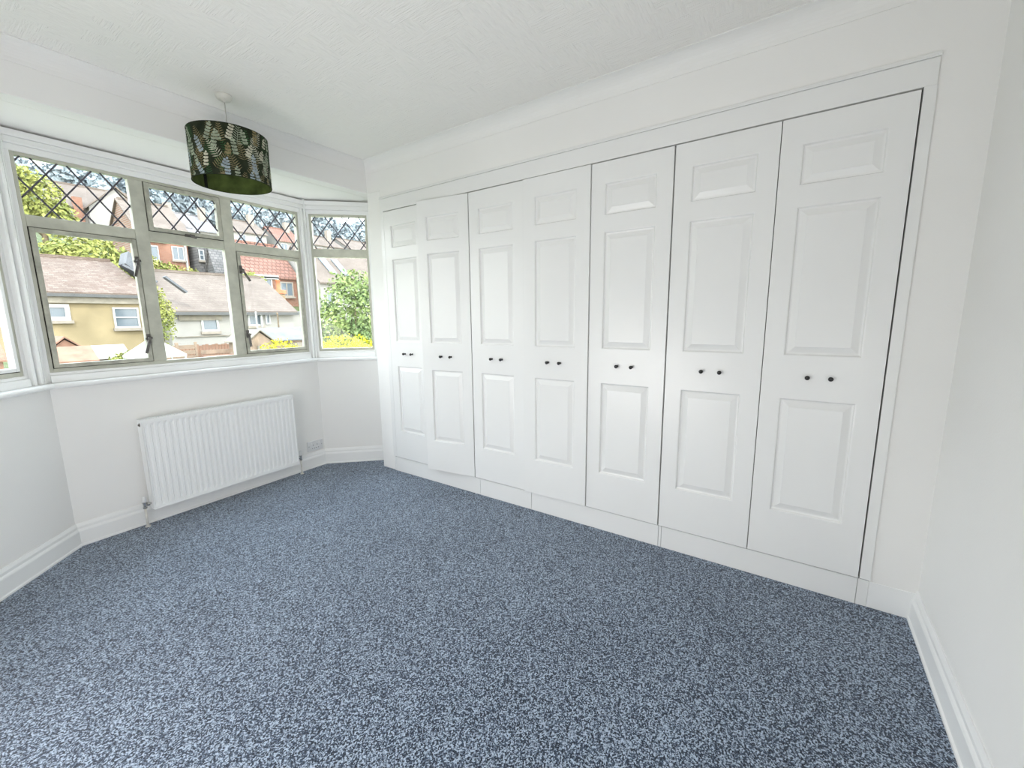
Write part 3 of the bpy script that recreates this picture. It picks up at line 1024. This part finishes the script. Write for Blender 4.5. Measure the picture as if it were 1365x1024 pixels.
def roof_mb(x0, x1, y0, y1, ze, zr, hl=0.0, hr=0.0, ov=0.25, th=0.12, xo=0.15):
    """gable or hipped roof, ridge along x; hl / hr pull the ridge ends in (hips)"""
    yr = (y0 + y1) / 2
    sl = (zr - ze) / (yr - y0)
    a0, a1, b0, b1 = x0 - xo, x1 + xo, y0 - ov, y1 + ov
    zo = ze - sl * ov
    ra, rb = (x0 + hl if hl else a0), (x1 - hr if hr else a1)
    v = [(a0, b0, zo), (a1, b0, zo), (a1, b1, zo), (a0, b1, zo), (ra, yr, zr), (rb, yr, zr)]
    v2 = [(x, y, z + th) for x, y, z in v]
    f = [(6, 7, 11, 10), (8, 9, 10, 11), (0, 4, 5, 1), (2, 5, 4, 3), (0, 1, 7, 6), (2, 3, 9, 8)]
    f += [(7, 8, 11), (1, 5, 2), (1, 2, 8, 7)] if hr else [(1, 7, 11, 5), (2, 5, 11, 8)]
    f += [(9, 6, 10), (0, 3, 4), (3, 0, 6, 9)] if hl else [(0, 4, 10, 6), (3, 9, 10, 4)]
    return MB().add(v + v2, f)


def house(name, label, x0, x1, y0, y1, ze, zr, wall, roof, zb=None, hl=0, hr=0, group=None, cat='house', ridge=True, ov=.25):
    zb = terr((x0 + x1) / 2, y0) - 0.6 if zb is None else zb
    ox, oy = (x0 + x1) / 2, (y0 + y1) / 2
    h = tag(empty(name, (ox, oy, zb)), label, cat, group)
    X = lambda mb: setattr(mb, 'v', [(a - ox, b - oy, c - zb) for a, b, c in mb.v])
    w = MB()
    yr = oy
    if hl == 0 and hr == 0:
        poly = [(x0, y0, zb), (x0, y0, ze), (x0, yr, zr), (x0, y1, ze), (x0, y1, zb)]
        w.extrude(poly, (x1 - x0, 0, 0))
    else:
        w.box(x0, x1, y0, y1, zb, ze)
    X(w); w.build('wall', wall, h)
    r = roof_mb(x0, x1, y0, y1, ze, zr, hl, hr, ov); X(r); ro = r.build('roof', roof, h)
    if ridge:
        b = MB(); b.bar((x0 + hl, yr, zr + .12), (x1 - hr, yr, zr + .12), .28, .14); X(b); b.build('ridge_tiles', roof, h)
    h['o'] = 0
    del h['o']
    return h, X


def hwin(h, X, x0, x1, z0, z1, y, cols=2, sill=True, top=0.0, frame='upvc', t=0.07, axis='y'):
    f = MB(); ring_frame(f, x0, x1, z0, z1, t, y - .06, y + .02)
    for k in range(1, cols):
        u = x0 + (x1 - x0) * k / cols
        f.box(u - t * .4, u + t * .4, y - .05, y + .02, z0 + t, z1 - t)
    if top:
        z = z1 - (z1 - z0) * top
        f.box(x0 + t, x1 - t, y - .05, y + .02, z - t * .4, z + t * .4)
    X(f); f = f.build('window_frame', M[frame], h)
    p = MB().box(x0 + t * .5, x1 - t * .5, y - .01, y + .01, z0 + t * .5, z1 - t * .5); X(p); p.build('pane', M['pane'], f)
    if sill:
        s = MB().box(x0 - .06, x1 + .06, y - .14, y + .02, z0 - .13, z0); X(s); s.build('window_ledge', M['stone'], h)


# --- the two low outbuildings straight across the gardens
hA, XA = house('outbuilding', 'low yellow rendered outbuilding with brown tiled roof across the gardens', -3.5, 4.72, 26.0, 32.0, 2.55, 4.15, M['render_yellow'], M['tile_brown'], zb=-.3, hr=.55)
b = MB().box(-3.7, 4.85, 25.70, 25.82, 2.34, 2.47); XA(b); b.build('gutter', M['gutter'], hA)
b = MB().box(-3.6, 4.80, 25.84, 25.98, 2.08, 2.36); XA(b); b.build('fascia', M['fascia'], hA)
hwin(hA, XA, 0.95, 1.98, 1.36, 2.04, 26.0, 1, t=.15)
hwin(hA, XA, 3.32, 4.22, 1.00, 1.92, 26.0, 1, top=.48)
hwin(hA, XA, -1.9, -0.9, 1.30, 2.04, 26.0, 1, t=.15)
b = MB().extrude([(4.40, 27.5, 4.05), (4.56, 27.5, 4.62), (5.30, 27.5, 4.15), (5.26, 27.5, 3.15)], (0, 1.2, 0)); XA(b); b.build('dormer_cheek', M['zinc'], hA)
b = MB().bar((4.25, 27.3, 3.95), (5.35, 26.9, 3.2), .30, .10); XA(b); b.build('flashing', M['zinc'], hA)

hB, XB = house('outbuilding', 'low white outbuilding with pale clay hipped roof right of the yellow one', 5.05, 10.95, 25.0, 32.0, 1.78, 3.78, M['render_white'], M['tile_pale'], zb=-.9, hl=.55)
b = MB().box(4.9, 11.1, 24.66, 24.78, 1.56, 1.70); XB(b); b.build('gutter', M['gutter'], hB)
b = MB().box(5.4, 7.2, 24.90, 24.99, 1.30, 1.62); XB(b); b.build('fascia', M['fascia'], hB)
hwin(hB, XB, 6.30, 7.05, 0.75, 1.48, 25.0, 1, t=.09, sill=True)
hwin(hB, XB, 8.46, 9.20, 0.98, 1.62, 25.0, 1, t=.08)
hwin(hB, XB, 9.35, 9.62, 1.05, 1.66, 25.0, 1, t=.07, sill=False)
b = MB().box(5.2, 10.9, 24.93, 25.0, 0.50, 0.54); b.box(5.2, 10.9, 24.95, 25.0, 0.0, 0.03); XB(b); b.build('string_course', M['fascia'], hB)
b = MB().bar((5.0, 24.75, 3.30), (5.75, 24.70, 2.62), .42, .08); XB(b); b.build('flashing', M['zinc'], hB)
b = MB().box(9.05, 9.12, 24.8, 24.9, -.6, 1.6); XB(b); b.build('downpipe', M['upvc'], hB)

an = tag(empty('garden_annex', (12.6, 27.5, -.9)), 'flat roofed white annex at the right end of the pale outbuilding', 'building')
MB().box(-1.45, 1.6, -1.6, 1.6, 0, 2.55).build('wall', M['render_white'], an)
MB().box(-1.5, 1.75, -1.75, 1.75, 2.55, 2.68).build('roof', M['felt'], an, bevel=.02)
MB().box(.2, 1.2, -1.66, -1.6, 1.3, 2.2).build('window_frame', M['upvc'], an)

# --- brick house, dark gabled houses, pantiled house, skylit house on the slope
h, X = house('brick_house', 'red brick house with white windows above the outbuilding roofs', 8.3, 11.3, 40.0, 46.0, 8.05, 10.2, M['brick_red'], M['tile_pale'])
hwin(h, X, 8.55, 9.45, 5.7, 6.75, 40.0, 2); hwin(h, X, 10.25, 11.02, 5.85, 6.85, 40.0, 2)
hwin(h, X, 9.0, 9.9, 7.1, 7.9, 40.0, 2)
b = MB().box(11.05, 11.17, 39.86, 40.0, 4.2, 8.0); X(b); b.build('downpipe', M['upvc'], h)

h, X = house('house_extension', 'dark slate-hung extension beside the red brick house', 11.62, 12.3, 39.2, 44.0, 7.35, 8.5, M['slate_dark'], M['tile_grey'])
hwin(h, X, 11.70, 12.05, 5.9, 6.7, 39.2, 1, top=.5)
h, X = house('buff_house', 'buff brick house between the dark gables', 12.6, 12.96, 44.3, 47.0, 7.6, 9.0, M['brick_buff'], M['tile_pale'])
h, X = house('slate_gable', 'steep narrow dark slate gable behind the pale roof', 12.0, 13.0, 37.2, 38.8, 5.0, 6.75, M['slate_dark'], M['slate_dark'], ov=.1)

h, X = house('pantiled_house', 'house with red pantiled roof and white bay windows on the slope', 13.3, 17.6, 36.3, 42.0, 4.85, 7.6, M['brick_red'], M['tile_red'], zb=1.2)
hwin(h, X, 14.1, 15.5, 3.5, 4.6, 36.2, 3, t=.10); hwin(h, X, 16.1, 17.2, 3.2, 4.4, 36.2, 2, t=.10, frame='stone')
b = MB().box(13.3, 16.0, 36.05, 36.28, 4.55, 4.86); X(b); b.build('fascia', M['upvc'], h)

h, X = house('skylight_house', 'clay tiled house with two long rooflights behind the green tree', 18.0, 27.5, 33.5, 41.0, 4.4, 7.5, M['render_white'], M['tile_pale'], zb=0.5)
for xa in (19.55, 20.75):
    y0, y1 = 34.2, 36.0
    zz = lambda y: 4.4 + (7.5 - 4.4) / 3.75 * (y - 33.5) + .15
    f = MB().add([(xa, y0, zz(y0)), (xa + .62, y0, zz(y0)), (xa + .62, y1, zz(y1)), (xa, y1, zz(y1)), (xa, y0, zz(y0) + .08), (xa + .62, y0, zz(y0) + .08), (xa + .62, y1, zz(y1) + .08), (xa, y1, zz(y1) + .08)],
                 [(0, 3, 2, 1), (4, 5, 6, 7), (0, 1, 5, 4), (1, 2, 6, 5), (2, 3, 7, 6), (3, 0, 4, 7)])
    X(f); f.build('rooflight', M['pane'], h)
hwin(h, X, 18.5, 19.1, 2.6, 3.6, 33.5, 1)
hwin(h, X, 21.5, 22.6, 2.4, 3.6, 33.5, 2)

# chimney stack with an orange pot rising behind the pale roof
ch = tag(empty('chimney', (13.05, 30.6, 0)), 'buff chimney stack with an orange terracotta pot by the pantiled house', 'chimney')
MB().box(-.38, .34, -.3, .3, 1.0, 3.05).build('stack', M['brick_buff'], ch, bevel=.02)
MB().box(-.44, .40, -.36, .36, 3.05, 3.32).build('capping', M['terracotta'], ch, bevel=.03)
MB().lathe([(.15, 3.3), (.17, 3.34), (.12, 3.45), (.115, 3.9), (.15, 3.93), (.15, 4.0), (.10, 4.0)], (.05, 0, 0), seg=14).build('chimney_pot', M['terracotta'], ch, smooth=True)

# far up the hill
h, X = house('hill_house', 'large white gabled house with reddish roof high behind the left window light', 6.3, 11.6, 50.0, 57.0, 10.6, 12.9, M['render_white'], M['tile_pale'])
hwin(h, X, 8.5, 9.5, 9.2, 9.9, 50.0, 2)
b = MB().extrude([(8.0, 49.2, 8), (11.6, 49.2, 8), (11.6, 49.2, 10.6), (9.8, 49.2, 12.4), (8.0, 49.2, 10.6)], (0, 4.0, 0)); X(b); b.build('front_gable', M['render_white'], h)
for sg in (-1, 1):
    b = MB().extrude([(9.8, 49.0, 12.44), (9.8 + sg * 2.05, 49.0, 10.39), (9.8 + sg * 2.05, 49.0, 10.52), (9.8, 49.0, 12.58)], (0, 4.2, 0)); X(b); b.build('gable_roof', M['tile_pale'], h)
b = MB().box(7.2, 7.75, 49.7, 50.2, 8.5, 11.3); X(b); b.build('chimney_stack', M['brick_red'], h)
far = [('hill_house', 'pink roofed house high on the hill behind the lampshade', 14.9, 18.2, 60, 67, 12.0, 13.9, 'render_white', 'tile_pale'),
       ('hill_house', 'grey slate roofed house on the hill right of the pink roofed one', 18.6, 22.0, 61, 68, 12.0, 14.2, 'render_white', 'tile_grey'),
       ('hill_house', 'white house under a pale roof behind the third leaded light', 23.2, 27.2, 60, 66, 12.4, 14.2, 'render_white', 'tile_pale'),
       ('hill_house', 'small red gabled house behind the third leaded light', 28.6, 32.0, 60, 66, 12.0, 14.0, 'render_white', 'tile_red'),
       ('hill_house', 'pale tiled house high behind the right bay window', 33.5, 38.5, 60, 67, 12.1, 13.9, 'render_white', 'tile_pale'),
       ('hill_house', 'white chimneyed house farthest right on the hill', 39.8, 46, 60, 67, 12.2, 14.1, 'render_white', 'tile_pale')]
for nm, lb, x0, x1, y0, y1, ze, zr, wm, rm in far:
    h, X = house(nm, lb, x0, x1, y0, y1, ze, zr, M[wm], M[rm])
    n = max(2, int((x1 - x0) / 1.7))
    for k in range(n):
        u = x0 + (x1 - x0) * (k + .5) / n
        hwin(h, X, u - .45, u + .45, ze - 1.4, ze - .35, y0, 2)
    b = MB().box(x1 - 1.0, x1 - .35, y0 + 2.2, y0 + 2.9, ze, zr + 1.0); X(b); b.build('chimney_stack', M['stone'], h)


# ------------------------------------------------------------------ plants
def leaves_mesh(name, blobs, n, size, mat, seed=0, depth=0.35, squash=1.0):
    """many small bent leaf quads spread through the outer shell of a set of ellipsoids (x, y, z, rx, ry, rz)"""
    g = np.random.default_rng(seed)
    vol = np.array([b[3] * b[5] for b in blobs]); vol = vol / vol.sum()
    V = []; F = []
    for b, p in zip(blobs, vol):
        k = int(n * p)
        d = g.normal(size=(k, 3)); d /= np.linalg.norm(d, axis=1)[:, None]
        rad = 1 - depth * g.random(k) ** 1.3 + 0.10 * g.normal(size=k)
        c = np.array(b[:3]) + d * rad[:, None] * np.array(b[3:6])
        nrm = d + 0.8 * g.normal(size=(k, 3)); nrm /= np.linalg.norm(nrm, axis=1)[:, None]
        a = np.cross(nrm, g.normal(size=(k, 3))); a /= np.linalg.norm(a, axis=1)[:, None]
        e = np.cross(nrm, a)
        s = size * (0.6 + 0.8 * g.random(k))[:, None]
        q = np.stack([c - a * s, c + e * s * .55 + nrm * s * .15, c + a * s, c - e * s * .55 + nrm * s * .15], 1)
        o = len(V)
        V += [tuple(x) for x in q.reshape(-1, 3)]
        F += [(o + 4 * i, o + 4 * i + 1, o + 4 * i + 2, o + 4 * i + 3) for i in range(k)]
    mb = MB(); mb.add(V, F)
    return mb.mesh(name, mat)


def plant(name, label, cat, loc, blobs, n, size, mat, seed, trunk=True, group=None, th=0.0, tr=0.06):
    o = tag(empty(name, loc), label, cat, group)
    fo = inst('foliage', leaves_mesh('foliage', blobs, n, size, mat, seed), o)
    fo['kind'] = 'stuff'
    if trunk:
        t = MB()
        top = blobs[0][2]
        t.tube([(0, 0, -.3), (.03, .02, top * .4), (blobs[0][0] * .6, blobs[0][1] * .6, top)], [tr, tr * .8, tr * .35], 8)
        for b in blobs[1:5]:
            t.tube([(.03, .02, top * .4), ((b[0] + .03) / 2, b[1] / 2, (b[2] + top * .4) / 2), b[:3]], [tr * .5, tr * .35, tr * .15], 6)
        t.build('trunk', M['bark'], o, smooth=True)
    return o


plant('leafy_tree', 'rounded green tree close outside the right bay window', 'tree', (5.05, 11.0, -.7),
      [(0, 0, 2.1, .85, .8, 1.15), (-.55, 0, 1.75, .5, .5, .7), (.5, .1, 1.9, .55, .5, .9), (.05, -.2, 2.85, .5, .5, .5), (.0, -.1, 1.4, .95, .7, .5)], 5200, .055, M['leaf_a'], 3)
plant('yellow_shrub', 'bright yellow flowering shrub below the green tree', 'shrub', (2.75, 8.0, -.95),
      [(0, 0, 1.50, .62, .35, .42), (-.40, 0, 1.45, .35, .3, .34), (.45, .05, 1.52, .38, .3, .36), (0, 0, .85, .7, .42, .6)], 5600, .028, M['leaf_y'], 5, tr=.03)
plant('yellow_shrub', 'bright yellow flowering shrub in front of the small shed', 'shrub', (1.97, 9.0, -.9),
      [(0, 0, 1.52, .34, .3, .30), (-.28, 0, 1.42, .24, .22, .24), (.28, .0, 1.46, .2, .2, .24), (0, 0, .9, .42, .36, .62)], 2400, .026, M['leaf_y'], 6, tr=.03)
plant('climbing_shrub', 'loose yellow-green shrub growing between the two outbuildings', 'shrub', (4.0, 22.5, -.1),
      [(0, 0, 1.2, .50, .4, .75), (-.1, 0, 2.1, .42, .35, .75), (.15, 0, 1.7, .40, .35, .6)], 1500, .060, M['leaf_b'], 7, tr=.05)
plant('leafy_tree', 'yellow-green tree behind the ridge of the yellow outbuilding', 'tree', (4.5, 33.5, 1.5),
      [(0, 0, 3.2, 1.5, 1.2, 1.3), (-1.2, 0, 2.9, 1.1, 1, 1.2), (1.4, 0, 2.8, 1.1, 1, 1.1)], 3600, .12, M['leaf_b'], 8, tr=.14)
plant('leafy_tree', 'feathery grey-green tree at the left end of the outbuilding ridge', 'tree', (2.2, 34.5, 1.7),
      [(0, 0, 2.8, .9, .9, 1.2), (.7, 0, 2.6, .7, .7, .9), (-1.2, 0, 2.7, 1.0, .8, 1.2)], 2600, .11, M['leaf_c'], 9, tr=.12)
plant('garden_hedge', 'yellow-green hedge in front of the red brick house', 'hedge', (9.6, 38.6, 3.0),
      [(0, 0, 1.5, .9, .6, .9), (-1.1, 0, 1.8, .9, .6, 1.0), (1.2, 0, 1.2, .9, .6, .9), (-2.0, 0, 1.9, .8, .6, .9)], 3200, .10, M['leaf_b'], 10, trunk=False)
plant('garden_bush', 'small green bush at the foot of the red pantiled roof', 'bush', (13.3, 35.0, 2.4),
      [(0, 0, 1.9, .6, .5, .55), (.7, 0, 1.7, .5, .5, .5)], 900, .10, M['leaf_b'], 11, tr=.05)
plant('tall_tree', 'tall yellow-green tree on the hill behind the first leaded light', 'tree', (4.4, 44.0, 5.4),
      [(0, 0, 4.3, 1.3, 1.1, 1.5), (-.6, 0, 5.3, .8, .8, 1.0), (.7, 0, 3.0, 1.2, 1, 1.2), (-1.3, 0, 3.2, 1.2, 1, 1.4)], 3200, .15, M['leaf_b'], 12, tr=.2)
plant('garden_bush', 'low bright green bush at the bottom of the left window', 'bush', (1.35, 16.1, -.2),
      [(0, 0, .42, .28, .25, .24), (.22, 0, .34, .2, .2, .2), (-.25, 0, .38, .2, .2, .18)], 900, .045, M['leaf_b'], 13, tr=.02)

# woodland on the far hill: too far and too dense to count, so one object
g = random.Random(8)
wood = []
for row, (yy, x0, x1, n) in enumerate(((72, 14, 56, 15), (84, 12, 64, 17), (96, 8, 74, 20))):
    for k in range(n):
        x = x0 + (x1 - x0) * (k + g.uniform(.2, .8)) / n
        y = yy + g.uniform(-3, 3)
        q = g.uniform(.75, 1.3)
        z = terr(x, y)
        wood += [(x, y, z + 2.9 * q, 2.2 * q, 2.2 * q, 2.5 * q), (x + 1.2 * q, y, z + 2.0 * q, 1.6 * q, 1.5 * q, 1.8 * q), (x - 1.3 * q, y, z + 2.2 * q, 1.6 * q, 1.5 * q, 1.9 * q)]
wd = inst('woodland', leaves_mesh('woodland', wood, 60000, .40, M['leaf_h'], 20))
tag(wd, 'pale haze-tinted woodland covering the far hill behind the leaded lights', 'trees', None, 'stuff')

# ------------------------------------------------------------------ garden structures
def fence_panel(x0, x1, y, z0, z1, label, n=5, mat='wood_pale', group='slatted garden fence panels'):
    o = tag(empty('fence_panel', ((x0 + x1) / 2, y, z0)), label, 'fence', group)
    w = (x1 - x0) / 2; hh = (z1 - z0)
    st = MB().box(-w + .03, w - .03, -.012, .012, 0, hh / n * .72).mesh('slat', M[mat])
    for k in range(n):
        inst('slat', st, o, (0, 0, hh * k / n + .01))
    ps = MB().box(-.03, .03, -.03, .03, -.9, hh + .05).mesh('post', M[mat])
    inst('post', ps, o, (-w, 0, 0)); inst('post', ps, o, (w, 0, 0))
    return o


for k, (a, b_) in enumerate(((2.02, 2.50), (2.52, 3.00))):
    fence_panel(a, b_, 16.2, -.25, .58, ['pale slatted fence panel beside the white gazebo roof', 'pale slatted fence panel left of the upright board fence'][k], group=None)
bf = tag(empty('board_fence', (4.1, 18.0, -.3)), 'reddish fence of upright boards below the white outbuilding', 'fence')
bm_ = MB().box(-.045, .045, -.01, .01, 0, .72).mesh('board', M['wood_red'])
for k in range(20):
    inst('board', bm_, bf, (-.95 + .1 * k, 0, .02 * ((k * 7) % 3)))
MB().box(-1.0, 1.0, .01, .04, .15, .22).build('rail', M['wood_red'], bf); MB().box(-1.0, 1.0, .01, .04, .52, .59).build('rail', M['wood_red'], bf)
bn = tag(empty('garden_bench', (3.46, 15.7, -.25)), 'low wooden bench in front of the board fence', 'bench')
MB().box(-.44, .44, -.2, .2, .40, .45).build('seat', M['wood_red'], bn); MB().box(-.44, .44, .18, .22, .5, .62).build('backrest', M['wood_pale'], bn)
for s in (-.4, .4):
    MB().box(s - .03, s + .03, -.18, .2, -.25, .40).build('leg', M['wood_pale'], bn)

gz = tag(empty('garden_gazebo', (1.75, 15.0, -.3)), 'white pitched canvas gazebo roof behind the window mullion', 'gazebo')
MB().add([(-.65, -.5, .68), (.45, -.5, .68), (.45, .6, .68), (-.65, .6, .68), (-.1, .05, 1.18), (-.65, -.5, .62), (.45, -.5, .62), (.45, .6, .62), (-.65, .6, .62)],
         [(0, 1, 4), (1, 2, 4), (2, 3, 4), (3, 0, 4), (0, 5, 6, 1), (1, 6, 7, 2), (2, 7, 8, 3), (3, 8, 5, 0)]).build('canopy', M['canvas'], gz)
for sx, sy in ((-.62, -.47), (.42, -.47), (.42, .57), (-.62, .57)):
    MB().box(sx - .02, sx + .02, sy - .02, sy + .02, -.2, .66).build('post', M['upvc'], gz)


def shed(name, label, x0, x1, y0, y1, zb, ze, zr, wall, roof, gable_front=True, cat='shed'):
    o = tag(empty(name, ((x0 + x1) / 2, (y0 + y1) / 2, zb)), label, cat)
    w = (x1 - x0) / 2; d = (y1 - y0) / 2; e = ze - zb; r = zr - zb
    if gable_front:
        MB().extrude([(-w, -d, 0), (w, -d, 0), (w, -d, e), (0, -d, r), (-w, -d, e)], (0, 2 * d, 0)).build('body', wall, o)
        for s in (-1, 1):
            MB().extrude([(0, -d - .08, r + .05), (s * (w + .1), -d - .08, e - .05), (s * (w + .1), -d - .08, e - .01), (0, -d - .08, r + .09)], (0, 2 * d + .16, 0)).build('roof_slope', roof, o)
    else:
        MB().extrude([(-w, -d, 0), (-w, d, 0), (-w, d, e), (-w, 0, r), (-w, -d, e)], (2 * w, 0, 0)).build('body', wall, o)
        for s in (-1, 1):
            MB().extrude([(-w - .08, 0, r + .05), (-w - .08, s * (d + .1), e - .05), (-w - .08, s * (d + .1), e - .01), (-w - .08, 0, r + .09)], (2 * w + .16, 0, 0)).build('roof_slope', roof, o)
    MB().box(-w * .3, w * .3, -d - .03, -d, .05, e * .85).build('shed_door', M['fascia'], o)
    return o


shed('garden_shed', 'small pale gabled shed behind the yellow shrub', 4.02, 4.75, 15.0, 16.4, -.3, .60, .90, M['wood_pale'], M['fascia'])
shed('garden_shed', 'long grey felt roofed shed right of the gabled shed', 5.0, 6.7, 15.6, 17.0, -.3, .60, .92, M['wood_pale'], M['felt'], False)
shed('garden_shed', 'reddish low shed at the left bottom of the big window', -.35, .62, 16.0, 17.2, -.4, .30, .56, M['wood_red'], M['wood_red'], False)
shed('garden_shed', 'small shed with a pointed gable behind the reddish shed', .16, .62, 17.7, 18.7, -.4, .60, .80, M['wood_red'], M['wood_red'])
shed('garden_shed', 'white roofed low shed left of the green bush', .82, 1.5, 16.9, 18.0, -.4, .28, .52, M['wood_pale'], M['canvas'], False)
shed('garden_shed', 'brown roofed shed seen through the left cheek window', -2.1, -.9, 16.5, 18.0, -.4, .40, .75, M['wood_red'], M['wood_red'], False)

po = tag(empty('washing_pole', (6.62, 20.0, -.4)), 'thin upright pole in front of the white outbuilding wall', 'pole')
MB().tube([(0, 0, 0), (0, 0, 2.05)], .03, 8).build('shaft', M['upvc'], po); MB().bar((-.45, 0, 1.35), (.35, 0, 1.37), .03, .03).build('crossbar', M['fascia'], po)
po = tag(empty('clothes_post', (7.53, 20.0, -.4)), 'dark wooden post above the grey shed roof', 'post')
MB().tube([(0, 0, 0), (.01, 0, 1.95)], .035, 8).build('shaft', M['bark'], po); MB().lathe([(.035, 1.93), (.05, 1.95), (.04, 2.0), (0, 2.02)], seg=8).build('finial', M['bark'], po)
